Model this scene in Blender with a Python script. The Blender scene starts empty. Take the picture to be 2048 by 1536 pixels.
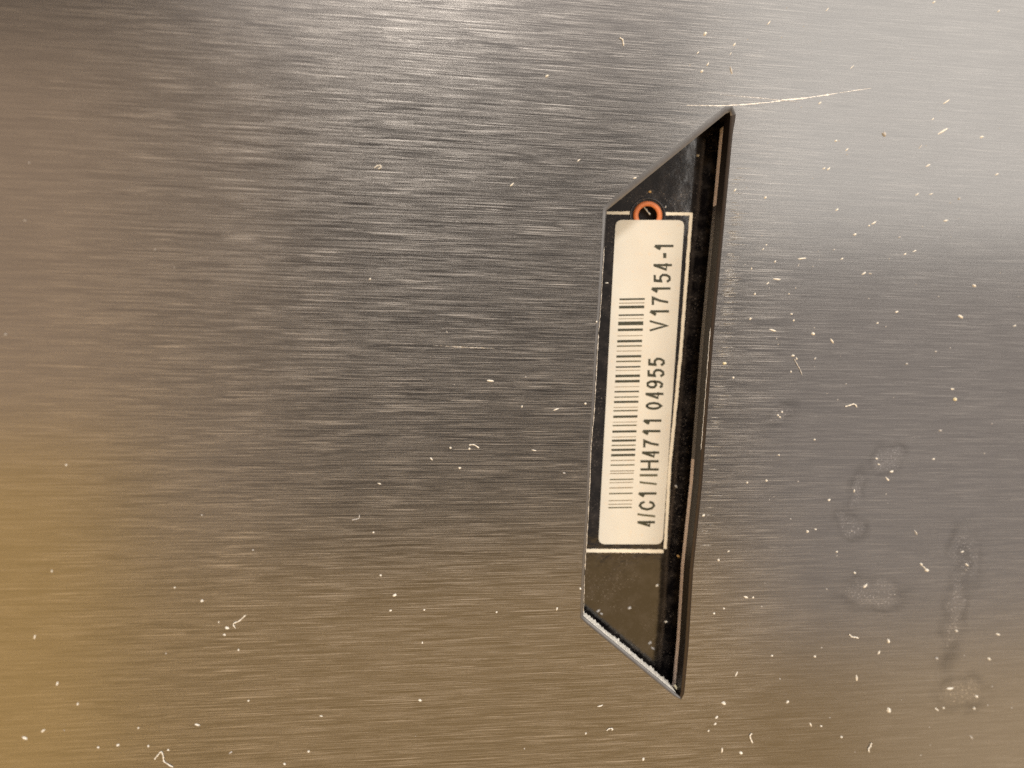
import bpy, bmesh, math, random
from mathutils import Vector, Matrix, Quaternion
random.seed(7)
sc = bpy.context.scene
R = math.radians
C = sc.collection

# ------------------------------------------------------------------ camera
S = 5.5e-5                      # metres on the plate per photograph pixel (2048 px across)
F = 1500.0                      # focal length in photograph pixels
NAD = (1024 - 200, 768 - 80)    # pixel at which the camera looks straight down on the plate
def camdir(px, py): return Vector(((px - 1024) / F, (768 - py) / F, -1.0))
Q = camdir(*NAD).normalized().rotation_difference(Vector((0, 0, -1)))
D = F * S
CAM = -(Q @ Vector((0, 0, -1))) * D
def at(px, py, z=0.0):
    """point at height z (in photo pixels) seen at a photograph pixel, in metres"""
    d = Q @ camdir(px, py)
    t = (z * S - CAM.z) / d.z
    return CAM + d * t
cam = bpy.data.cameras.new('camera')
cam_o = bpy.data.objects.new('camera', cam); C.objects.link(cam_o)
cam_o.rotation_mode = 'QUATERNION'; cam_o.rotation_quaternion = Q; cam_o.location = CAM
cam.sensor_width = 36; cam.lens = 36 * F / 2048
cam.clip_start = 0.005; cam.clip_end = 50
cam.dof.use_dof = True; cam.dof.focus_distance = D + 34 * S; cam.dof.aperture_fstop = cam.lens / (50 * S * 1000)
sc.camera = cam_o
sc.cycles.use_denoising = False

# ------------------------------------------------------------------ light
w = bpy.data.worlds.new('World'); sc.world = w; w.use_nodes = True
w.node_tree.nodes['Background'].inputs[0].default_value = (0.97, 0.83, 0.73, 1)
w.node_tree.nodes['Background'].inputs[1].default_value = 0.31
vs = sc.view_settings
vs.view_transform = 'Standard'; vs.look = 'None'; vs.exposure = 0; vs.gamma = 1; vs.use_curve_mapping = False

nadir = at(*NAD)
def lamp(name, x0, y0, x1, y1, h, radiance, col):
    """area lamp at height h whose mirror image in the plate covers these pixels"""
    k = (CAM.z + h) / CAM.z
    a = nadir + (at(x0, y0) - nadir) * k; b = nadir + (at(x1, y1) - nadir) * k
    l = bpy.data.lights.new(name, 'AREA'); l.shape = 'RECTANGLE'
    l.size = abs(b.x - a.x); l.size_y = abs(b.y - a.y); l.color = col
    l.energy = radiance * math.pi * l.size * l.size_y
    o = bpy.data.objects.new(name, l); C.objects.link(o)
    o.location = ((a.x + b.x) / 2, (a.y + b.y) / 2, h)
    return o
lamp('window_light', 1430, -1100, 3200, 520, 1.5, 3.25, (1, .950, .885))
lamp('ceiling_light', 380, -1500, 1430, 130, 1.5, 1.30, (1, .90, .84))
lamp('right_fill_light', 1500, 520, 3400, 1200, 1.5, .95, (1, .88, .81))  # added unseen fill lamp, brightens the right middle of the plate
lamp('warm_room_light', 280, 1130, 1700, 3200, 1.5, 1.0, (1, .58, .15))
lamp('warm_right_fill', 1700, 1200, 3600, 3200, 1.5, 1.65, (1, .70, .38))  # added warm fill, lifts the lower right of the plate
lamp('warm_corner_light', -1600, 900, 280, 3000, 1.5, 1.9, (1, .59, .15))
lamp('warm_side_light', -1700, -40, 260, 900, 1.5, 1.30, (1, .68, .44))
lamp('warm_fade_fill', 260, -40, 560, 1130, 1.5, .62, (1, .72, .50))  # added weak strip, softens the side lamp's edge in the plate
lamp('desk_lamp', 700, -840, 1000, -540, 1.2, 120.0, (1, .93, .85))

# ------------------------------------------------------------------ node helpers
class NT:
    def __init__(s, name):
        s.m = bpy.data.materials.new(name); s.m.use_nodes = True
        s.t = s.m.node_tree; s.t.nodes.clear()
        s.out = s.t.nodes.new('ShaderNodeOutputMaterial')
    def n(s, typ, ins=None, **props):
        nd = s.t.nodes.new(typ)
        for k, v in props.items(): setattr(nd, k, v)
        for k, v in (ins or {}).items(): s.put(nd.inputs[k], v)
        return nd
    def put(s, sock, v):
        if hasattr(v, 'is_output'): s.t.links.new(v, sock)
        elif hasattr(v, 'outputs'): s.t.links.new(v.outputs[0], sock)
        else: sock.default_value = v
    def math(s, op, a, b=0.0, clamp=False):
        nd = s.n('ShaderNodeMath', {0: a, 1: b}, operation=op); nd.use_clamp = clamp
        return nd.outputs[0]
    def vmath(s, op, a, b):
        return s.n('ShaderNodeVectorMath', {0: a, 1: b}, operation=op).outputs[0]
    def noise(s, vec, scale=(1, 1, 1), detail=2.0, rough=0.5, off=(0, 0, 0), dist=0.0):
        v = s.vmath('MULTIPLY', vec, scale); v = s.vmath('ADD', v, off)
        return s.n('ShaderNodeTexNoise', {'Vector': v, 'Scale': 1.0, 'Detail': detail, 'Roughness': rough, 'Distortion': dist}).outputs[0]
    def ramp(s, x, lo, hi, a=0.0, b=1.0):
        return s.n('ShaderNodeMapRange', {0: x, 1: lo, 2: hi, 3: a, 4: b}).outputs[0]
    def mix(s, f, a, b):
        nd = s.n('ShaderNodeMix', data_type='RGBA'); s.put(nd.inputs[0], f); s.put(nd.inputs[6], a); s.put(nd.inputs[7], b)
        return nd.outputs[2]
    def px(s):
        """photo-pixel coordinates on the plate plane, x right, y up, origin at the picture centre"""
        g = s.n('ShaderNodeNewGeometry').outputs['Position']
        return s.vmath('MULTIPLY', g, (1 / S, 1 / S, 1 / S))
    def pbr(s, **kw):
        return s.n('ShaderNodeBsdfPrincipled', {k.replace('_', ' '): v for k, v in kw.items()})
    def done(s, shader):
        s.put(s.out.inputs[0], shader); return s.m
def col(r, g, b): return (r, g, b, 1)
def plain(name, c, rough=.6, metal=0.0, var=.12, scale=.05, **kw):
    t = NT(name); p = t.px()
    f = t.noise(p, (scale,) * 3, 3)
    c2 = tuple(max(0, x * (1 - 2 * var)) for x in c)
    cc = t.mix(f, col(*c2), col(*[min(1, x * (1 + var)) for x in c]))
    return t.done(t.pbr(Base_Color=cc, Roughness=rough, Metallic=metal, **kw))

# ------------------------------------------------------------------ materials
def P2(px, py):
    v = at(px, py) / S
    return v.x, v.y
def plate_material():
    t = NT('brushed_dark_metal'); p = t.px()
    # brushing runs along x, dipping one degree to the right
    rot = t.n('ShaderNodeVectorRotate', {'Vector': p, 'Angle': R(0.9)}, rotation_type='Z_AXIS').outputs[0]
    wob = t.noise(rot, (1 / 260, 1 / 40, 0), 2)
    rot = t.vmath('ADD', rot, t.n('ShaderNodeCombineXYZ', {1: t.math('MULTIPLY', wob, 2.0)}))
    # every groove starts at a place of its own along x
    row = t.n('ShaderNodeSeparateXYZ', {0: rot}).outputs[1]
    sh1 = t.math('MULTIPLY', t.n('ShaderNodeTexNoise', {'W': t.math('MULTIPLY', row, 1 / 2.2), 'Scale': 1.0, 'Detail': 1.0}, noise_dimensions='1D').outputs[0], 1200.0)
    rot0 = rot
    rot = t.vmath('ADD', rot, t.n('ShaderNodeCombineXYZ', {0: sh1}))
    a = t.noise(rot, (1 / 85, 1 / 2.0, 0), 2, .6)
    b = t.noise(rot, (1 / 6, 1 / 1.8, 0), 2, .6, (31, 7, 0))
    c = t.noise(rot0, (1 / 150, 1 / 1.7, 0), 1, .5, (3, 91, 0))
    blot = t.noise(p, (1 / 150, 1 / 70, 0), 3, .5, (5, 5, 0))
    g = t.noise(p, (1 / 2.6, 1 / 2.6, 0), 1, .5, (9, 1, 0))
    s1 = t.ramp(a, .47, .60); s2 = t.ramp(b, .38, .58, 0, 1); s3 = t.ramp(c, .66, .70)
    st = t.math('MULTIPLY', s1, s2)
    st = t.math('MULTIPLY', st, t.ramp(blot, .25, .75, .92, 1.08))
    long_ = t.math('MULTIPLY', s3, t.ramp(b, .30, .5, .45, 1.0))
    glint = t.math('ADD', t.math('MULTIPLY', st, .95), t.math('MULTIPLY', long_, .95), True)
    # the brushing fades towards both ends of the plate, along a noisy border
    fx = t.math('ADD', t.n('ShaderNodeSeparateXYZ', {0: p}).outputs[0], t.math('MULTIPLY', t.noise(p, (1 / 220, 1 / 160, 0), 3, .5, (55, 5, 0)), 260.0))
    end_fade = t.math('MULTIPLY', t.ramp(fx, 560, 800, 1, .30), t.ramp(fx, -800, -420, .45, 1))
    glint = t.math('MULTIPLY', glint, end_fade)
    # dried water marks and finger smears on the right-hand side
    wn = t.n('ShaderNodeTexNoise', {'Vector': t.vmath('MULTIPLY', p, (1 / 38, 1 / 38, 0)), 'Scale': 1.0, 'Detail': 3.0}).outputs['Color']
    wp = t.vmath('ADD', p, t.vmath('MULTIPLY', t.vmath('SUBTRACT', wn, (.5, .5, .5)), (46, 46, 0)))
    def ring(cx, cy, rx, ry, ang, wd):
        x, y = P2(cx, cy)
        v = t.vmath('SUBTRACT', wp, (x, y, 0))
        v = t.n('ShaderNodeVectorRotate', {'Vector': v, 'Angle': R(-ang)}, rotation_type='Z_AXIS').outputs[0]
        v = t.vmath('MULTIPLY', v, (1 / rx, 1 / ry, 0))
        l = t.n('ShaderNodeVectorMath', {0: v}, operation='LENGTH').outputs['Value']
        edge = t.ramp(t.math('ABSOLUTE', t.math('SUBTRACT', l, 1.0)), 0, wd, 1, 0)
        inside = t.ramp(l, .55, 1.0, 1, 0)
        return edge, inside
    E = I = None
    for q in [(1776, 916, 42, 30, 15, .35), (1712, 985, 14, 46, -14, .8), (1700, 1048, 40, 26, -35, .5), (1742, 1186, 80, 34, -8, .4),
              (1912, 1210, 22, 120, -8, .9), (1930, 1110, 36, 60, 10, .45), (1925, 1385, 60, 36, 0, .5),
              (1560, 830, 34, 16, 30, .7)]:
        e, i = ring(*q)
        E = e if E is None else t.math('MAXIMUM', E, e)
        I = i if I is None else t.math('MAXIMUM', I, i)
    E = t.math('MULTIPLY', E, t.ramp(t.noise(p, (1 / 60, 1 / 60, 0), 2, .5, (77, 3, 0)), .3, .65))
    spk = t.math('MULTIPLY', t.ramp(t.noise(p, (1 / 4, 1 / 4, 0), 2, .6, (4, 44, 0)), .58, .70), I)
    haze = t.ramp(t.noise(p, (1 / 420, 1 / 300, 0), 3, .5, (12, 2, 0)), .2, .8, .96, 1.04)
    grain = t.ramp(g, .2, .8, .93, 1.07)
    k = t.math('MULTIPLY', haze, grain)
    k = t.math('MULTIPLY', k, t.math('SUBTRACT', 1.0, t.math('MULTIPLY', E, .30)))
    k = t.math('ADD', k, t.math('ADD', t.math('MULTIPLY', spk, 1.7), t.math('MULTIPLY', I, .03)))
    k = t.math('MULTIPLY', k, t.ramp(st, 0, .6, .95, 1.04))
    basec = t.vmath('MULTIPLY', (.150, .147, .144), t.n('ShaderNodeCombineXYZ', {0: k, 1: k, 2: k}))
    hgt = t.math('ADD', t.math('MULTIPLY', a, .7), t.math('MULTIPLY', b, .3))
    bump = t.n('ShaderNodeBump', {'Strength': .03, 'Distance': 2 * S, 'Height': hgt}).outputs[0]
    base = t.pbr(Base_Color=basec, Metallic=1.0, Roughness=.19, Normal=bump)
    tang = t.n('ShaderNodeCombineXYZ', {0: 1.0, 1: -.015, 2: 0.0}).outputs[0]
    ani = t.n('ShaderNodeBsdfAnisotropic', {'Color': col(.44, .425, .405), 'Roughness': .405, 'Anisotropy': .38, 'Tangent': tang})
    sh = t.n('ShaderNodeMixShader', {0: glint, 1: base.outputs[0], 2: ani.outputs[0]})
    return t.done(sh)
M = {}
M['plate'] = plate_material()
M['bevel'] = plain('dark_rolled_metal', (.15, .145, .14), .36, 1.0, .10, .08)
M['brownedge'] = plain('dark_brown_rim', (.040, .031, .025), .4, .6, .15, .15)
def raw_metal(name, c, rough, spark, metal=1.0):
    t = NT(name); p = t.px()
    n1 = t.noise(p, (.35, .35, .35), 3, .7)
    cc = t.mix(t.ramp(n1, .35, .65), col(*[x * spark for x in c]), col(*c))
    bump = t.n('ShaderNodeBump', {'Strength': .6, 'Distance': 3 * S, 'Height': n1}).outputs[0]
    return t.done(t.pbr(Base_Color=cc, Metallic=metal, Roughness=rough, Normal=bump))
M['raw'] = raw_metal('bare_sheared_aluminium', (.97, .95, .88), .6, .85, .08)
M['lit_wall'] = raw_metal('lit_tone_wall', (.86, .72, .64), .45, .6, .05)  # pale colour paints the light caught at both ends of the right wall
M['wall'] = raw_metal('shade_tone_cut_wall', (.34, .31, .29), .22, .55)  # darker colour paints the dark reflection in the right wall's middle stretch
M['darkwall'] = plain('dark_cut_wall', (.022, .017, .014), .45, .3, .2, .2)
def board_material():
    t = NT('black_solder_mask'); p = t.px()
    n1 = t.noise(p, (1 / 70, 1 / 70, 0), 3, .6); n2 = t.noise(p, (1 / 3.5, 1 / 3.5, 0), 2, .6, (8, 8, 0))
    sp = t.math('MULTIPLY', t.ramp(n2, .60, .72), t.ramp(n1, .45, .62))
    cc = t.mix(sp, t.mix(t.ramp(t.noise(p, (1 / 30, 1 / 30, 0), 4, .7, (2, 6, 0)), .45, .75), col(.004, .0035, .004), col(.030, .026, .024)), col(.22, .19, .165))
    wave = t.n('ShaderNodeBump', {'Strength': .35, 'Distance': 1.2 * S, 'Height': t.noise(p, (1 / 45, 1 / 45, 0), 3, .6, (1, 9, 0))}).outputs[0]
    return t.done(t.pbr(Base_Color=cc, Roughness=t.ramp(n1, .3, .7, .05, .12), IOR=1.72, Normal=wave))
M['board'] = board_material()
M['silk'] = plain('white_board_print', (.82, .78, .66), .55, 0, .06, .2)
M['copper'] = plain('bare_copper_pad', (.68, .215, .075), .45, .1, .10, .15)
M['rim'] = plain('dark_glossy_mask_rim', (.030, .032, .040), .18, 0, .1, .1)
M['hole'] = plain('brown_hole_wall', (.020, .011, .007), .5, 0, .2, .2)
def paper_material():
    t = NT('ivory_label_paper'); p = t.px()
    n1 = t.noise(p, (1 / 9, 1 / 9, 0), 3, .6); n2 = t.noise(p, (1 / 90, 1 / 90, 0), 2, .5, (3, 3, 0))
    c = t.mix(t.ramp(n2, .3, .7), col(.64, .625, .565), col(.68, .675, .61))
    c = t.mix(t.math('MULTIPLY', t.ramp(n1, .56, .72), .5), c, col(.72, .60, .46))
    buck = t.n('ShaderNodeBump', {'Strength': 1.0, 'Distance': 9 * S, 'Height': t.noise(p, (1 / 130, 1 / 190, 0), 2, .5, (7, 7, 0))}).outputs[0]
    return t.done(t.pbr(Base_Color=c, Normal=buck, Roughness=.5, **{'Specular_IOR_Level': .25}))
M['paper'] = paper_material()
M['ink'] = plain('dark_olive_ink', (.040, .042, .022), .6, 0, .25, .15)
M['paleink'] = plain('pale_worn_ink', (.24, .20, .13), .6, 0, .25, .15)
M['midink'] = plain('greyish_worn_ink', (.105, .10, .055), .6, 0, .25, .15)
def dust_material(name, c, rough=.6):
    t = NT(name); p = t.px()
    n1 = t.noise(p, (.3, .3, .3), 2)
    cc = t.mix(n1, col(*[x * .8 for x in c]), col(*c))
    return t.done(t.pbr(Base_Color=cc, Roughness=rough, **{'Subsurface_Weight': 0.0}))
M['dust'] = dust_material('white_dust', (.92, .90, .82))
M['dim'] = dust_material('greyish_dust', (.58, .57, .55))
M['yellow'] = dust_material('yellowish_dust', (.90, .84, .60))
M['orange'] = dust_material('tan_dust', (.85, .60, .30))
M['scratch'] = raw_metal('scratched_bare_metal', (.95, .93, .88), .42, .75, .25)
M['faint'] = raw_metal('faint_scratch_metal', (.55, .53, .50), .36, .9, .7)
M['fringe'] = raw_metal('edge_brush_metal', (.34, .33, .31), .36, .7, .7)
M['mark'] = raw_metal('brush_mark_metal', (.55, .53, .49), .36, .6, .45)

# ------------------------------------------------------------------ object helpers
def mesh_obj(name, verts, faces, mat, parent=None, smooth=False):
    me = bpy.data.meshes.new(name); me.from_pydata([tuple(v) for v in verts], [], faces); me.update()
    me.materials.append(M[mat] if isinstance(mat, str) else mat)
    if smooth:
        for f in me.polygons: f.use_smooth = True
    o = bpy.data.objects.new(name, me); C.objects.link(o)
    if parent is not None:
        o.parent = parent; o.matrix_parent_inverse = parent.matrix_world.inverted() if parent.matrix_world != Matrix() else Matrix()
    return o
def tag(o, label=None, cat=None, group=None, kind=None):
    for k, v in (('label', label), ('category', cat), ('group', group), ('kind', kind)):
        if v: o[k] = v
    return o
def empty(name, loc):
    o = bpy.data.objects.new(name, None); C.objects.link(o); o.location = loc; o.empty_display_size = .002
    bpy.context.view_layer.update()
    return o
def fix_up(verts, faces):
    """orient every face upwards (for flat sheets)"""
    out = []
    for f in faces:
        a, b, c = (Vector(verts[i]) for i in f[:3])
        out.append(f if (b - a).cross(c - a).z >= 0 else tuple(reversed(f)))
    return out
def ribbon(pts, wid, z, thick=1.0, jag=0.0, rnd=random):
    """a mitred strip along photograph pixels, wid in px (number or list); top at z+thick, with sides"""
    n = len(pts); L = []; Rr = []
    for i, (x, y) in enumerate(pts):
        a = pts[max(0, i - 1)]; b = pts[min(n - 1, i + 1)]
        dx, dy = b[0] - a[0], b[1] - a[1]; l = math.hypot(dx, dy) or 1
        nx, ny = -dy / l, dx / l
        m = 1.0
        if 0 < i < n - 1:
            d1 = (x - a[0], y - a[1]); l1 = math.hypot(*d1) or 1
            cosv = abs((-d1[1] / l1) * nx + (d1[0] / l1) * ny); m = min(1 / max(cosv, .4), 2.2)
        h = (wid[i] if isinstance(wid, (list, tuple)) else wid) / 2 * m
        L.append((x + nx * (h + rnd.uniform(-jag, jag)), y + ny * (h + rnd.uniform(-jag, jag))))
        Rr.append((x - nx * (h + rnd.uniform(-jag, jag)), y - ny * (h + rnd.uniform(-jag, jag))))
    vt = [at(*q, z + thick) for q in L] + [at(*q, z + thick) for q in Rr]
    vb = [Vector((v.x, v.y, z * S)) for v in vt]
    v = vt + vb; f = []
    for i in range(n - 1):
        f.append((i, i + 1, n + i + 1, n + i))
    top = fix_up(v, f)
    per = list(range(n)) + list(range(2 * n - 1, n - 1, -1))
    k = len(per); sides = [(per[i], per[(i + 1) % k], 2 * n + per[(i + 1) % k], 2 * n + per[i]) for i in range(k)]
    return v, top + sides
def lerp(a, b, t): return a + (b - a) * t
def densify(pts, step):
    out = []
    for (x0, y0), (x1, y1) in zip(pts, pts[1:]):
        n = max(1, int(math.hypot(x1 - x0, y1 - y0) / step))
        out += [(lerp(x0, x1, i / n), lerp(y0, y1, i / n)) for i in range(n)]
    return out + [pts[-1]]

# ------------------------------------------------------------------ the cover plate with its cutout
ZB = -3.0; ZW = -52.0; ZBOARD = -92.0     # lip of the rolled edge, underside of the plate, top of the circuit board (px)
left = [(1213.5, 421), (1209, 494), (1203, 596), (1198, 664), (1196, 692), (1189, 826), (1183, 891), (1180, 979), (1174.5, 1073), (1169.6, 1155), (1166.8, 1232)]
bottom = [(1166.8, 1232), (1350, 1384)]
right = [(1359, 1392), (1361.5, 1384), (1370, 1290), (1379, 1140), (1396.5, 973), (1419, 680), (1438, 479), (1452, 330), (1461, 232)]
top = [(1461, 232), (1460, 224), (1452, 227), (1213.5, 421)]
loops = {'left': densify(left, 14), 'bottom': densify(bottom + [(1359, 1392)], 9), 'right': densify(right, 12), 'top': densify(top, 14)}
loop = []
side_of = []
for s in ('left', 'bottom', 'right', 'top'):
    for q in loops[s][:-1]:
        loop.append(q); side_of.append(s)
nl = len(loop)
lip = [at(x, y, ZB) for x, y in loop]
def outward(ring_pts, i, dist):
    """offset away from the opening"""
    a = ring_pts[i - 2]; b = ring_pts[(i + 2) % len(ring_pts)]
    d = (b - a); d.z = 0; d.normalize()
    return Vector((-d.y, d.x, 0)) * dist
cen = sum(lip, Vector()) / nl
def offs(i, dist):
    o = outward(lip, i, dist)
    return o if (lip[i] + o - cen).length > (lip[i] - o - cen).length else -o
BW = {'left': 8, 'bottom': 8, 'right': 7, 'top': 13}
bw = [BW[s] for s in side_of]
for _ in range(3): bw = [(bw[i - 1] + bw[i] + bw[(i + 1) % nl]) / 3 for i in range(nl)]
rings = []
for k in range(6):                    # quarter-round from the plate face down to the lip
    a = k / 5 * R(42)
    r = []
    for i in range(nl):
        d = bw[i] * S * (1 - math.sin(a) / math.sin(R(42)))
        r.append(Vector((lip[i].x, lip[i].y, 0)) + offs(i, d) + Vector((0, 0, (1 - math.cos(a)) / (1 - math.cos(R(42))) * ZB * S)))
    rings.append(r)
inner = rings[0]
def strip(ra, rb): 
    n = len(ra)
    return [(i, (i + 1) % n, n + (i + 1) % n, n + i) for i in range(n)]
x0, y0 = -.115, -.095; x1, y1 = .125, .095
def to_rect(p):
    d = p - cen; t = 1e9
    if d.x > 0: t = min(t, (x1 - cen.x) / d.x)
    if d.x < 0: t = min(t, (x0 - cen.x) / d.x)
    if d.y > 0: t = min(t, (y1 - cen.y) / d.y)
    if d.y < 0: t = min(t, (y0 - cen.y) / d.y)
    return Vector((cen.x + d.x * t, cen.y + d.y * t, 0))
outer = [to_rect(p) for p in inner]
v = inner + outer
f = fix_up(v, strip(inner, outer))
bot = [Vector((p.x, p.y, ZW * S)) for p in lip] + [Vector((p.x, p.y, ZW * S)) for p in outer]
nb = len(v); v = v + bot
f += [tuple(reversed([nb + q for q in fc])) for fc in fix_up(bot, strip(lip, outer))]
f += [(nl + i, nl + (i + 1) % nl, nb + nl + (i + 1) % nl, nb + nl + i) for i in range(nl)]
plate = mesh_obj('metal_cover_plate', v, f, 'plate')
tag(plate, 'dark brushed metal cover plate with a slanted four-sided cutout', 'metal plate')
v = []; f = []
for k, r in enumerate(rings):
    v += r
def rolled(sides, mat):
    f = []
    for k in range(1, len(rings)):
        f += [((k - 1) * nl + i, (k - 1) * nl + (i + 1) % nl, k * nl + (i + 1) % nl, k * nl + i) for i in range(nl) if side_of[i] in sides]
    return mesh_obj('rolled_edge', v, f, mat, plate, True)
rolled(('left', 'bottom', 'top'), 'bevel'); tag(rolled(('right',), 'brownedge'), 'dark brown rim along the right side of the cutout')
# cut walls, one part for each side of the opening
def wall(side, z0, z1, mat, jag=0.0, name='cut_wall'):
    idx = [i for i in range(nl) if side_of[i] == side]
    idx.append((idx[-1] + 1) % nl)
    a = []; b = []
    for j, i in enumerate(idx):
        p = Vector((lip[i].x, lip[i].y, 0)); e = offs(i, 1).normalized()
        ja = random.uniform(-jag, jag) * S; jb = random.uniform(-jag, jag) * S
        a.append(p + Vector((0, 0, z0 * S)) - e * (ja if j % 2 else 0)); b.append(p + Vector((0, 0, z1 * S)) - e * jb)
    n = len(a)
    return mesh_obj(name, a + b, [(i, i + 1, n + i + 1, n + i) for i in range(n - 1)], mat, plate)
wall('left', ZB, ZW, 'darkwall'); wall('top', ZB, ZW, 'darkwall')
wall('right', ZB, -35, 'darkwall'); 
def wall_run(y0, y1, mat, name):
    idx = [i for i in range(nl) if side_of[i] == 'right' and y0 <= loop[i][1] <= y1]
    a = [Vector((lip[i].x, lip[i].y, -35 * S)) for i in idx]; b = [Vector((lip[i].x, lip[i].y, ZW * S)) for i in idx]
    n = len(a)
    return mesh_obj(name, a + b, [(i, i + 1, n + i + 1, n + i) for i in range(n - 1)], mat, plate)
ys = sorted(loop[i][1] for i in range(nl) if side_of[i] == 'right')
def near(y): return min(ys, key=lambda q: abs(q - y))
tag(wall_run(near(930), 1400, 'lit_wall', 'lit_tone_cut_wall'), 'lower stretch of the right cut wall, lit tone put into its colour')
wall_run(near(400), near(930), 'wall', 'shade_tone_cut_wall')
wall_run(200, near(400), 'lit_wall', 'lit_tone_cut_wall')
def sheared_wall():
    """rough bare face along the lower slanted edge: a fine grid with a torn surface"""
    rnd = random.Random(3)
    pts = densify([(1165.5, 1231), (1352, 1386)], 2.2); rows = 7; v = []; f = []
    n = len(pts)
    for r in range(rows):
        for j, (x, y) in enumerate(pts):
            p = at(x, y, ZB); p = Vector((p.x, p.y, lerp(ZB, ZW, r / (rows - 1)) * S))
            k = 0 if r == 0 else rnd.uniform(-.6, 1.8) + (rnd.random() ** 4) * (4.5 if r == rows - 1 else 2)
            v.append(p + Vector((.62, .78, 0)) * k * S)
    for r in range(rows - 1):
        for j in range(n - 1):
            f.append((r * n + j, r * n + j + 1, (r + 1) * n + j + 1, (r + 1) * n + j))
    return mesh_obj('sheared_cut_wall', v, f, 'raw', plate)
tag(sheared_wall(), 'rough bright bare metal along the lower slanted edge')
# burrs: thin bright ragged lines along the edges
rnd = random.Random(5)
def burr(pts, wmax, z, th, mat='scratch', step=5):
    pts = densify(pts, step)
    ws = [max(.8, wmax * rnd.random()) for _ in pts]; ws[0] = ws[-1] = .3
    pts = [(x + rnd.uniform(-.5, .5), y) for x, y in pts]
    v, f = ribbon(pts, ws, z, th)
    return mesh_obj('edge_burr', v, f, mat, plate)
burr([(1208.5, 494), (1202.7, 596), (1197.8, 664)], 1.6, ZB, 1.5, 'mark')
burr([(1197.4, 668), (1195.6, 692), (1188.4, 826), (1182.4, 891), (1179.5, 979), (1174, 1073), (1170, 1140)], 2.3, ZB, 1.5, 'mark')
burr([(1169.4, 1150), (1167, 1226)], 1.6, ZB, 1.5, 'mark')
burr([(1396, 905), (1390, 960)], 3.4, -35, 1.5); burr([(1377, 1100), (1374.5, 1170), (1371, 1240), (1366, 1310), (1361, 1372)], 3.2, -35, 1.5)
burr([(1441, 372), (1437, 430), (1432, 520), (1421, 640)], 2.2, -35, 1.5, 'mark')
burr([(1421, 655), (1410, 800), (1402, 900)], 1.6, ZB, 1.5, 'mark')
v, f = ribbon([(1350.5, 1376), (1354, 1374)], 7, -30, 6); mesh_obj('bright_chip', v, f, 'yellow', plate)

# scratches on the plate face
def scratch(pts, ws, mat, jag=.4, th=.35):
    p2 = densify(pts, 4)
    n = len(p2); W = []
    for i in range(n):
        t = i / (n - 1) * (len(ws) - 1); k = min(int(t), len(ws) - 2)
        W.append(lerp(ws[k], ws[k + 1], t - k) * rnd.uniform(.6, 1.25))
    v, f = ribbon(p2, W, 0.05, th, jag, rnd)
    return mesh_obj('scratch', v, f, mat, plate)
tag(scratch([(1372, 210.5), (1440, 211.5), (1490, 209), (1540, 204.5)], [.4, 1.5, 1.9, 2.2, 1.5], 'scratch'), 'long pale scratch touching the upper tip of the cutout')
scratch([(1541, 204.3), (1570, 199.8), (1600, 197.5), (1632, 193)], [1.4, 4.0, 3.6, 1.0], 'scratch')
scratch([(1633, 192.8), (1655, 189.5), (1676, 186)], [1.0, 3.2, .8], 'scratch')
scratch([(1678, 185.7), (1710, 181), (1742, 176.5)], [.8, 1.3, .5], 'scratch', .2)
scratch([(1440, 189), (1520, 196), (1600, 204.5)], [.4, 2, .4], 'faint', .2)
scratch([(866, 691), (930, 694.5), (990, 697)], [.4, 2.4, .4], 'mark', .3)
# short brush marks that stop just short of the right-hand edge of the cutout
v = []; f = []
for i in range(120):
    y = rnd.uniform(330, 1100) if i > 50 else rnd.uniform(400, 640)
    t = (y - 232) / (1384 - 232); xe = lerp(1466, 1366, t) + rnd.uniform(6, 16)
    a, b = ribbon([(xe, y), (xe + rnd.uniform(5, 12), y + .3), (xe + rnd.uniform(14, 34), y + .5)], [.4, rnd.uniform(.9, 2.2), .3], .05, .3)
    k = len(v); v += a; f += [tuple(q + k for q in fc) for fc in b]
tag(mesh_obj('brush_mark', v, f, 'fringe', plate), kind='stuff')

# ------------------------------------------------------------------ the circuit board under the opening
zc = ZBOARD
ring_c = (1295.5, 431)
NH = 40
def circle(r, z, n=NH, c=ring_c):
    return [at(c[0] + r * math.cos(2 * math.pi * i / n), c[1] - r * math.sin(2 * math.pi * i / n), z) for i in range(n)]
hole = circle(19.3, zc)
hc = sum(hole, Vector()) / NH
def rect_at(p, z):
    d = p - hc; t = 1e9
    if d.x > 1e-9: t = min(t, (x1 - hc.x) / d.x)
    if d.x < -1e-9: t = min(t, (x0 - hc.x) / d.x)
    if d.y > 1e-9: t = min(t, (y1 - hc.y) / d.y)
    if d.y < -1e-9: t = min(t, (y0 - hc.y) / d.y)
    return Vector((hc.x + d.x * t, hc.y + d.y * t, z * S))
outb = [rect_at(p, zc) for p in hole]
v = hole + outb; f = fix_up(v, strip(hole, outb))
low = [Vector((p.x, p.y, (zc - 28) * S)) for p in hole] + [Vector((p.x, p.y, (zc - 28) * S)) for p in outb]
k = len(v); v += low; f += [tuple(reversed([k + q for q in fc])) for fc in fix_up(low, strip(hole, outb))]
board = mesh_obj('circuit_board', v, f, 'board')
tag(board, 'glossy black circuit board lying under the cutout', 'circuit board')
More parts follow.
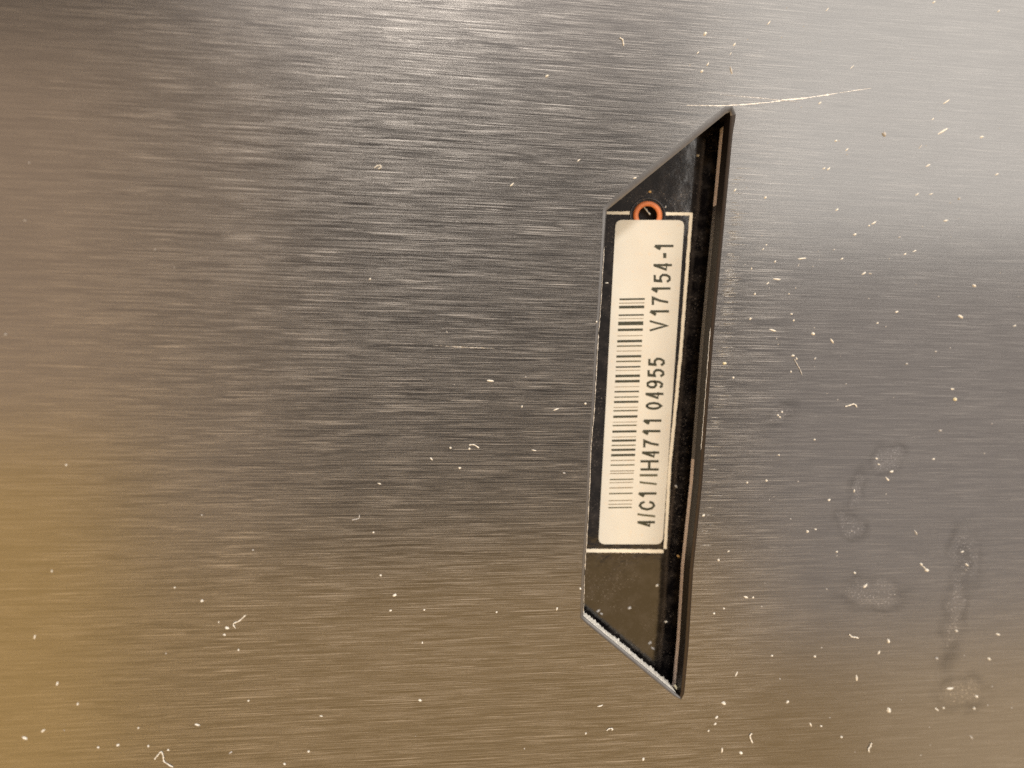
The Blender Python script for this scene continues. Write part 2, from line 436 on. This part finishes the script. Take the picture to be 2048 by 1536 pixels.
def annulus(name, r0, r1, z, th, mat, lipf=0.0):
    a = circle(r0, z); b = circle(r0, z + th); m = circle((r0 + r1) / 2, z + th * (1 + lipf)); c = circle(r1, z + th); d = circle(r1, z)
    rs = [a, b, m, c, d]; v = sum(rs, []); f = []
    for k in range(4):
        f += [(k * NH + i, k * NH + (i + 1) % NH, (k + 1) * NH + (i + 1) % NH, (k + 1) * NH + i) for i in range(NH)]
    # ring order runs outwards: make the top face up
    f = [tuple(reversed(q)) for q in f]
    return mesh_obj(name, v, f, mat, board, True)
pad = annulus('copper_ring', 18.7, 29, zc, 1.4, 'copper', .15)
tag(pad, 'orange copper ring around a drilled hole')
annulus('mask_rim', 33.0, 36.5, zc, 1.2, 'rim', .8)
a = circle(19.0, zc); b = [Vector((p.x, p.y, (zc - 27) * S)) for p in circle(19.0, zc)]
v = a + b + [sum(b, Vector()) / NH]
f = [(i, (i + 1) % NH, NH + (i + 1) % NH, NH + i) for i in range(NH)] + [(NH + i, NH + (i + 1) % NH, 2 * NH) for i in range(NH)]
mesh_obj('drilled_hole', v, f, 'hole', board)
def line(pts, wd, jag=.45):
    v, f = ribbon(densify(pts, 5), wd, zc, .7, jag, rnd)
    return mesh_obj('printed_line', v, f, 'silk', board)
line([(1196, 425.5), (1262, 426)], 6)
line([(1329.5, 427.5), (1379, 428)], 6)
line([(1382.5, 425.4), (1360.8, 713), (1339.3, 934), (1330.3, 1098)], 6.2)
line([(1160, 1101.2), (1327, 1102.6)], 7)

# ------------------------------------------------------------------ barcode sticker
zs = zc + 2.2
quad = [(1231.5, 439.8), (1369, 440.3), (1325.2, 1088.5), (1196.6, 1088.5)]   # tl tr br bl
def round_quad(q, r):
    out = []
    for i in range(4):
        p = Vector(q[i]); a = (Vector(q[i - 1]) - p).normalized(); b = (Vector(q[(i + 1) % 4]) - p).normalized()
        A = p + a * r; B = p + b * r
        for k in range(8):
            t = k / 7
            out.append(tuple(A * (1 - t) ** 2 + p * 2 * t * (1 - t) + B * t * t))
    return out
rq = round_quad(quad, 14)
st_root = empty('barcode_sticker', at(1280, 765, zc))
tag(st_root, 'ivory rounded sticker with barcode and printed number, in the cutout', 'sticker')
nv = len(rq)
tp = [at(x, y, zs) for x, y in rq]; lo = [Vector((p.x, p.y, zc * S)) for p in tp]
tp_c = sum(tp, Vector()) / nv
v = tp + lo + [tp_c]
f = fix_up(v, [(i, (i + 1) % nv, 2 * nv) for i in range(nv)]) + [(i, (i + 1) % nv, nv + (i + 1) % nv, nv + i) for i in range(nv)]
mesh_obj('paper', v, f, 'paper', st_root)
# barcode: (zoomed y, thickness) read off the photograph
bars = []
for y, th in [(912, 18), (952, -8), (993, 28), (1075, 16), (1112, -6), (1160, 38), (1226, 25), (1287, -7), (1342, 25), (1392, 14), (1443, -7), (1498, 24)]:
    bars.append((y / 5.12 + 420, th / 5.12))
for y, th in [(218, 14), (275, 16), (310, -6), (367, 26), (422, 26), (478, -6), (528, 16), (583, 12), (633, 22), (689, -7), (723, 14), (784, 24), (840, -6), (874, 14),
              (936, 22), (992, -7), (1029, 22), (1078, 12), (1124, 22), (1178, 24), (1232, -9), (1280, 13), (1340, -9), (1365, -9), (1427, 12), (1459, -7), (1513, -10)]:
    bars.append((y / 5.12 + 680, th / 5.12))
for y, th in [(240, 13), (312, -9), (350, -8), (384, 12)]:
    bars.append((y / 5.12 + 940, th / 5.12))
for y, th in bars:
    t = (y - 598) / (1015 - 598)
    xa = lerp(1239, 1216.6, t); xb = lerp(1289.6, 1263.6, t)
    mat = 'paleink' if th < 0 else ('midink' if th < 3.0 else 'ink')
    v, f = ribbon([(xa, y + .5), (xb, y - .3)], abs(th), zs, .25)
    mesh_obj('bar', v, f, mat, st_root)
# printed characters: strokes in a unit box (x along the line, y up)
G = {
 '1': [([(.42, 1.0), (.62, .98)], None), ([(.08, .70), (.55, .93)], 1.25), ([(.72, 0), (.72, 1.0)], None)],
 '4': [([(.74, 0), (.74, 1)], None), ([(.70, .95), (.08, .30), (1.0, .30)], 1.0)],
 '7': [([(0, .95), (.92, .95), (.55, .5), (.36, 0)], None)],
 '5': [([(.92, .95), (.22, .95), (.10, .52), (.36, .64), (.68, .62), (.92, .44), (.90, .22), (.66, .05), (.32, .04), (.04, .20)], None)],
 '9': [([(.92, .62), (.70, .42), (.38, .40), (.10, .56), (.08, .78), (.32, .96), (.66, .96), (.90, .78), (.92, .50), (.82, .18), (.54, .03), (.22, .06), (.10, .18)], None)],
 '0': [([(.50, .98), (.18, .80), (.08, .50), (.18, .20), (.50, .02), (.82, .20), (.92, .50), (.82, .80), (.50, .98)], None)],
 'C': [([(.94, .68), (.78, .90), (.50, .98), (.20, .84), (.06, .50), (.20, .16), (.50, .02), (.80, .10), (.94, .32)], None)],
 'H': [([(.08, 0), (.08, 1)], None), ([(.92, 0), (.92, 1)], None), ([(.10, .52), (.90, .52)], 1.05)],
 'I': [([(.5, 0), (.5, 1)], None)],
 '/': [([(.10, 0), (.28, .22), (.46, .48), (.60, .74), (.90, 1)], None)],
 'V': [([(.02, 1), (.20, .66), (.36, .34), (.50, .04), (.66, .34), (.80, .66), (.98, 1)], None)],
 '-': [([(0, .5), (1, .5)], None)],
}
chars = [('4', 1040, 1054, 1275, 1310), ('/', 1026, 1035, 1275, 1310.5), ('C', 1001, 1021.6, 1277, 1311), ('1', 983, 994.5, 1278, 1313), ('/', 962, 970.5, 1279.5, 1313.5),
 ('I', 948, 953, 1279.4, 1315), ('H', 919.5, 942, 1281, 1317.5), ('4', 900.5, 915.6, 1284, 1318.5), ('7', 879, 896.6, 1285, 1319.5), ('1', 858, 870.6, 1286, 1321), ('1', 837, 849.6, 1288, 1323),
 ('0', 803.4, 820.2, 1289.5, 1325), ('4', 783, 798.5, 1291, 1327), ('9', 760, 777.4, 1292, 1327.5), ('5', 737.4, 755, 1293.5, 1330), ('5', 715, 733, 1295, 1331),
 ('V', 640, 663, 1299.5, 1335.5), ('1', 618, 632, 1301, 1338), ('7', 593, 611.4, 1302, 1338.5), ('1', 572.5, 586, 1304, 1341), ('5', 547, 566, 1305.7, 1343), ('4', 525, 542, 1307, 1344),
 ('-', 506, 516, 1311, 1348), ('1', 487.5, 500.5, 1310, 1347)]
for ch, ya, yb, xc, xb in chars:
    v = []; f = []
    for si, (pl, wk) in enumerate(G[ch]):
        pts = []
        for gx, gy in pl:
            hw = 2.1
            pts.append((lerp(xb - hw * (gy < .5) * (ch not in '-'), xc + hw * (gy > .5) * (ch not in '-'), gy) if ch not in '/IV1H4' else lerp(xb, xc, gy), lerp(yb - (1.6 if ch != '-' else 0), ya + (1.6 if ch != '-' else 0), gx)))
        wd = (4.7 if ch != '-' else 6.5) * (wk or 1.0)
        if ch in '/V': wd = 4.0
        a, b = ribbon(pts, wd, zs, .25 + .06 * si)
        k = len(v); v += a; f += [tuple(q + k for q in fc) for fc in b]
    if ch == '1':     # the solid flag of the numeral
        q = [(.08, .70), (.66, 1.0), (.66, .78)]
        a = [at(lerp(xb, xc, gy), lerp(yb - 1.6, ya + 1.6, gx), zs + .5) for gx, gy in q]
        k = len(v); v += a; f += fix_up(v, [(k, k + 1, k + 2)])
    mat = 'midink' if ch in '/I' else 'ink'
    mesh_obj('printed_character', v, f, mat, st_root)

# ------------------------------------------------------------------ dust and lint
def zone(x, y):
    if x > 1440:
        side = 'right of the cutout'
    elif x < 520:
        side = 'near the left border'
    else:
        side = 'left of the cutout'
    if 1140 < x < 1460 and y > 1390: side = 'below the cutout tip'
    lev = 'upper plate' if y < 512 else ('middle plate' if y < 1024 else 'lower plate')
    return lev, side
def fleck(x, y, ln, wd, ang, mat='dust', z=0.0, on='plate'):
    rn = random.Random(int(x * 31 + y * 17)); ln0, wd0 = ln, wd; ln *= .9; wd *= .86
    n = 9; ca, sa = math.cos(R(ang)), math.sin(R(ang))
    base = []; mid = []
    for i in range(n):
        a = 2 * math.pi * i / n; k = rn.uniform(.78, 1.18)
        u = math.cos(a) * ln / 2 * k; q = math.sin(a) * wd / 2 * k
        base.append((x + u * ca - q * sa * -1 * -1, y - (u * sa + q * ca)))
        u *= .62; q *= .62
        mid.append((x + u * ca - q * sa, y - (u * sa + q * ca)))
    h = max(1.2, min(wd * .55, 4))
    v = [at(px, py, z) for px, py in base]
    m = [at(px, py, z) for px, py in mid]
    m = [Vector((p.x, p.y, (z + h * rn.uniform(.7, 1.0)) * S)) for p in m]
    c = at(x, y, z); c = Vector((c.x, c.y, (z + h * 1.1) * S))
    v = v + m + [c]
    org = Vector((c.x, c.y, z * S)); v = [p - org for p in v]
    f = [(i, (i + 1) % n, n + (i + 1) % n, n + i) for i in range(n)] + [(n + i, n + (i + 1) % n, 2 * n) for i in range(n)]
    f = [tuple(reversed(q)) if (v[q[1]] - v[q[0]]).cross(v[q[2]] - v[q[0]]).z < 0 else q for q in f]
    o = mesh_obj('dust_fleck', v, f, mat)
    o.location = org
    ln, wd = ln0, wd0
    shape = 'long thin' if ln / wd > 2.6 else ('oval' if ln / wd > 1.5 else 'roundish')
    size = 'larger' if ln >= 10 else ('small' if ln >= 6.5 else 'tiny')
    colr = {'dust': 'white', 'dim': 'greyish', 'yellow': 'yellowish', 'orange': 'tan'}[mat]
    if on == 'plate':
        lev, side = zone(x, y)
        tag(o, f'{size} {shape} {colr} dust fleck on {lev}, {side}', 'dust', 'dust flecks on the metal plate')
    else:
        tag(o, f'{size} {shape} {colr} dust fleck on board {on}', 'dust', 'dust flecks on the circuit board')
    return o
FL = [
 (1409.9,67.7,12,7,58),(1468.8,88.5,10,4,55),(1461.4,107,8,2,55),(1395.8,105.4,8,3,50),(1415.4,128.3,10,4,55),(1403.7,142.4,9,6,55),(1462.2,140.3,20,5,-75,'dim'),(1537.7,45.7,13,3,48),
 (1654.3,19,11,2.5,50),(1704.6,133.6,12,2.5,42),(1639.8,205.5,9,4,40),(1868,4,8,4,40),(1997,22,8,4,40),(1893,203,18,4,35),(1865.7,238,9,3,40),(1671.6,281.6,8,4,30),(1694,299,9,3.5,40),
 (1648,336.7,8,4,25),(1657,337.7,9,4.5,45),(1470,380,8,4,45),(1531,395,8,5.5,35),(1674,419,9,5,38),(1748,445.6,13,4,32),(1738,451,5,4,0),(1709.8,468.8,8,5,28),(1475.7,428.5,6,3,55,'dim'),
 (1533,489.6,5,3,45),(1526,498,6,3,45),(1668,499,6,3,35,'dim'),(1768,268,13,9,-75,'dim'),(1885.6,262.5,26,5,32),(1963.7,273.6,11,5,20),(1841,293,12,3,50,'dim'),(1856,331,12,4,33),(1834,388.6,11,4,35),
 (1862,387.8,9,2.5,20),(1993.5,348.5,10,4,30),(1891.5,441,12,4,10),(1799,474,7,4,30,'dim'),(1829,502,10,3,20),(1918,397,8,5,50,'dim'),(1810,508,7,4,35),(1604,517,21,4.2,8),(1550,523,6,4,60),(1503,537,6,3,88),
 (1597,530,8,2,60,'dim'),(1684,517.4,7,4,35),(1554.5,558.4,19,4,-8),(1535.5,566.4,9,2.5,42),(1509.7,587.7,6.5,5,60),(1577.8,587.7,4,3.5,0),(1500.6,637,6.5,5,55),(1583,628,5,4.5,0),(1587.4,640.6,5,4,60),
 (1546,660.7,17,4,-18),(1626,667.7,8.5,7,-40),(1664,682,12,5,-55),(1728,546.5,12,5,35),(1740,547,8,4,-10,'dim'),(1754.6,646,6,3.5,30),(1449,726.6,9,7,10,'yellow'),(1586,711,8,6,10),(1593,717,6,4,-60),
 (1553,677,5,3,80,'dim'),(1630,717,7,3.5,40,'dim'),(1466.6,755,5.5,4.5,60),(1582,743.7,5,3,80),(1793.5,623.7,8,4,15),(1921,633,14,6,-25),(1948.7,571.4,10,6,-40),(2029.7,651.4,8,3,15),(1871.5,703,6,3,10,'dim'),
 (1813.4,727.4,6,5,0,'dim'),(1904.7,778,8,4.5,0),(1910,798.7,9,8,0,'yellow'),(1881,861,7,5,0,'dim'),(1556,830,5,4,0),(1564,824,5,4,0),(1560,834,4.5,4,0),(1629,879,5,4.5,0),(1558,910,4.5,4,0),
 (1753,917,5,4.5,0),(1757.6,928.5,5,4.5,0),(1783.5,943,8.5,5,10),(1775,958.5,11,4,-50),(1866.8,918,7,4,25),(1494,965,5,4.5,0),(1533,961,6,5,80),(1658,1000,7,5,35),(1708.5,981.6,7,3.5,75),(1615,1063,7,6,0),
 (1631,1058.5,5,4,20),(1832,1065.5,12,4,-60,'dim'),(1407,1030.7,7.5,4.5,30),(1437,1120,6,5.5,0),(1457,1102.5,5,3.5,40),(1842,1128,6,6,0),(1853.5,1140.5,10,7.5,10),(1925,1103.5,8,3,15),(1934,1129.7,9,4.5,-35),
 (1709.5,1145.6,6,5,0),(1730.7,1171.5,12,5.5,50),(1673.7,1103.5,6,4,40),(1491.8,1194,9.5,5,-22),(1506,1195,5,4,60),(1447.5,1217,4.5,4,0),(1427.8,1227,5.5,4.5,40),(1776.6,1282,10,6,-75),(1757.6,1305,11,4,60),
 (1544,1311.4,6,5,0),(1629.4,1312.7,6,5,50),(1912.7,1261.4,7,4.5,-20),(1995.6,1268.7,11,4.5,-20),(1873,1316.8,7,6.5,0,'dim'),(1978.5,1318,9,5.5,-40),(1472.8,1348.4,14,3,65),(1713,1356,14,4.5,-86),
 (1900,1377,16,5,12),(1447.5,1406.3,10,8.5,0),(1575,1403.8,8.5,5,40),(1777.5,1420.6,12,9.5,-80),(1952.8,1392.7,7,6,0),(1948,1416.5,6,5,-30),(1873.7,1419,10,3.5,-40),(1887,1416,5,4.5,0),(1432.6,1435,9.5,5,50),
 (1430,1448,8,4,45),(1444,1500,12,4.5,80),(1481.6,1506,9,6,-15),(1642,1452,5,4.5,0),(1621.5,1450,10,3.5,-70),(1682.6,1474,5.5,5,0),(1942.7,1475,10,4,-50,'dim'),(1417,1462,5,3,45),
 (103.6,1142.6,7,3.5,88),(69.4,1274,9.5,4,80),(114.5,1367.5,10,5,75),(155.5,1408,7,5,70),(49.6,1475.8,14,5.5,-25),(86,1461.5,12,5,35),(235.8,1490,7.5,5.5,15),(196.5,1494.6,5.5,5,0),(297,1492,5.5,5,-50),(336.6,1500,5,4,0),
 (394.7,1449.5,12,4.5,-10),(276.8,1456,4.5,4,0),(404,1201.7,7,6.5,0),(349.6,1175,5,4,0),(453.9,1256,10,6,-20),(448.7,1269.7,6,5,-30),(437.5,1244.4,6,3,80),(476.8,1300,5,4.5,0),(506,1100,4.5,4,0,'dim'),(497,1401.6,5,4,0),
 (461,1505.5,9,3.5,40,'dim'),(569,1528,5.5,5,0),(617,1503,6,5,0),(642.5,1432,8,3,-10),(11,669,5,5,0,'dim'),(132.5,930,4.5,4.5,0),(761,1151,5.5,5,0),(789,1190.4,8.5,6.5,20),(781,1221,6.5,4.5,0),(848.5,1220,4.5,4,60),
 (993,1224.6,4.5,4,50),(1113.7,1217.8,8,4,70),(840,1400.6,8.5,5.5,0),(844.4,1285.5,5,4,80),(1160.5,1177.4,5,5,40),(1171.5,1467,5.5,4.5,45),(1286,1518.6,8,5.5,50),(981,761.4,15,4.5,-3),(740,558,5,4.5,60),(900.8,895.8,5.5,5,0),
 (939,897.5,5.5,5,60),(862.5,917.6,8.5,4,-50),(919.6,936,6.5,5,0),(1111.6,819,13,3.2,20),(1044,812.7,6,3,80),(1170.7,807,6,5,10),(1068,900.5,11,3,-15),(1128,946,6,4,0,'dim'),(1193,643.5,5.5,4,75),(759,967.5,9,3,-20),
 (894,664,6,2.5,-60,'dim'),(1023.8,369,13,3.2,45),(1157,321,10,3,40),(1094,152,10,5,25),(1270,356,8,4,10),(747,1064.7,4.5,4,0),(1200,1412,13,3.2,18),(310,499,5,3,0,'dim'),(50,441,5,3,-20,'dim'),
]
for q in FL: fleck(*q)
for q in [(1259,1216,8,6.5,30,'dim','below the printed line'),(1314,1171,7.5,5,30,'dust','below the printed line'),(1300,1286,10,6,40,'dim','near the lower tip'),(1306,1297,9,5,-30,'dim','near the lower tip'),
          (1331.7,1243.5,7,5,35,'dust','beside the right cut wall'),(1196,1222,9,6,40,'dim','at the lower left corner'),(1203,1228,7,5,-30,'dim','at the lower left corner'),
          (1299.4,383.5,8,6,-20,'orange','above the copper ring'),(1331,414,6,3,60,'dim','right of the copper ring'),(1213.5,566,9,2.6,0,'dust','left of the sticker'),(1357,1112,7,5,-40,'orange','beside the lower line corner'),
          (1352,973,8,5,-50,'dim','right of the printed line'),(1396,311,9,6,20,'dim','in the upper tip')]:
    fleck(*q[:6], z=zc + .1, on=q[6])
# flecks that look alike are told apart by their order from the left
ORD = ['first', 'second', 'third', 'fourth', 'fifth', 'sixth', 'seventh', 'eighth', 'ninth', 'tenth', 'eleventh', 'twelfth', 'thirteenth',
       'fourteenth', 'fifteenth', 'sixteenth', 'seventeenth', 'eighteenth', 'nineteenth', 'twentieth']
alike = {}
for o in C.objects:
    if o.name.startswith('dust_fleck'): alike.setdefault(o['label'], []).append(o)
for lab, os_ in alike.items():
    if len(os_) > 1:
        os_.sort(key=lambda q: q.location.x)
        for k, o in enumerate(os_): o['label'] = f'{lab}, {ORD[min(k, 19)]} from left'
def fibre(pts, r, label, mat='dust', z=0.0):
    P = []
    for i in range(len(pts) - 1):      # Catmull-Rom through the points
        p0 = Vector(pts[max(0, i - 1)]); p1 = Vector(pts[i]); p2 = Vector(pts[i + 1]); p3 = Vector(pts[min(len(pts) - 1, i + 2)])
        for k in range(5):
            t = k / 5
            P.append(.5 * ((2 * p1) + (-p0 + p2) * t + (2 * p0 - 5 * p1 + 4 * p2 - p3) * t * t + (-p0 + 3 * p1 - 3 * p2 + p3) * t ** 3))
    P.append(Vector(pts[-1])); n = len(P); v = []; f = []
    for i, p in enumerate(P):
        a = P[max(0, i - 1)]; b = P[min(n - 1, i + 1)]; d = (b - a).normalized() if (b - a).length else Vector((1, 0)); nn = Vector((-d.y, d.x))
        rr = r * (.75 + .25 * math.sin(i * 1.7)) * (.55 if i in (0, n - 1) else 1)
        for k in range(6):
            an = 2 * math.pi * k / 6
            q = p + nn * rr * math.cos(an)
            w3 = at(q.x, q.y, z); v.append(Vector((w3.x, w3.y, (z + rr * (1 + math.sin(an))) * S)))
    for i in range(n - 1):
        f += [(i * 6 + k, i * 6 + (k + 1) % 6, (i + 1) * 6 + (k + 1) % 6, (i + 1) * 6 + k) for k in range(6)]
    f += [tuple(range(6)), tuple(reversed(range((n - 1) * 6, n * 6)))]
    org = v[0].copy(); org.z = z * S
    o = mesh_obj('lint_fibre', [p - org for p in v], f, mat, None, True); o.location = org
    tag(o, label, 'lint', 'lint fibres')
    return o
fibre([(491.5,1229.7),(478.5,1241.7),(467,1247),(471,1256.4)], 1.5, 'curled pale fibre on the lower left of the plate')
fibre([(309,1518.5),(316,1510),(323,1503),(327,1513),(329,1523),(347,1534)], 1.5, 'bent pale fibre at the bottom border, left side')
fibre([(704,1040),(714,1038),(718,1036),(719,1029)], 1.2, 'tiny hooked fibre on the plate left of the cutout', 'dim')
fibre([(749,336),(755,331.5),(761,331),(762,335),(756,338)], 1.4, 'small looped fibre on the upper left of the plate', 'dust')
fibre([(938,890),(948,889.5),(958,896)], 1.5, 'short arched fibre on the plate left of the sticker')
fibre([(1239,76),(1245,80),(1247,92)], 1.6, 'small forked pale fibre near the top border', 'dust')
fibre([(1588,718),(1594,729),(1599,738),(1604,750)], 1.2, 'grey fibre trailing down from a white dust cluster', 'dim')
fibre([(1690,813),(1700,810),(1708,808),(1714,815)], 1.6, 'short crooked white fibre right of the cutout')
fibre([(1842,1129),(1848,1135),(1853,1140)], 1.2, 'thin fibre joining two white dust flecks on the right')
fibre([(1698,1268),(1703,1273),(1710,1274),(1717,1276)], 1.7, 'bent white fibre on the lower right of the plate')
fibre([(1503,1466),(1499.5,1471),(1501,1478),(1505,1486)], 1.8, 'hooked white fibre near the bottom border')
fibre([(1742,1485),(1740,1492),(1736,1498),(1738,1504)], 1.8, 'wavy pale fibre near the bottom right border')
fibre([(1213,1461),(1218,1457),(1225,1457),(1223,1461)], 1.4, 'small looped fibre below the cutout')
fibre([(1287.5,414.5),(1293,421),(1300,430)], 1.8, 'pale splinter lying in the copper ringed hole', 'dim', zc - 6)
# finest dust: too small and too many to count
rnd = random.Random(21); v = []; f = []
for i in range(230):
    x = rnd.uniform(0, 2048); y = rnd.uniform(0, 1536)
    if 1150 < x < 1480 and 200 < y < 1400: continue
    if x < 1400 and rnd.random() < .8: continue
    r = rnd.uniform(.9, 1.8)
    k = len(v)
    for j in range(5):
        a = j * 2 * math.pi / 5; q = at(x + r * math.cos(a), y + r * math.sin(a) * rnd.uniform(.6, 1.2), 0.02); v.append(q)
    c = at(x, y, 0); v.append(Vector((c.x, c.y, r * .9 * S)))
    f += [(k + (j + 1) % 5, k + j, k + 5) for j in range(5)]
tag(mesh_obj('fine_dust', v, f, 'dim'), 'finest pale dust specks strewn over the whole plate', 'dust', None, 'stuff')
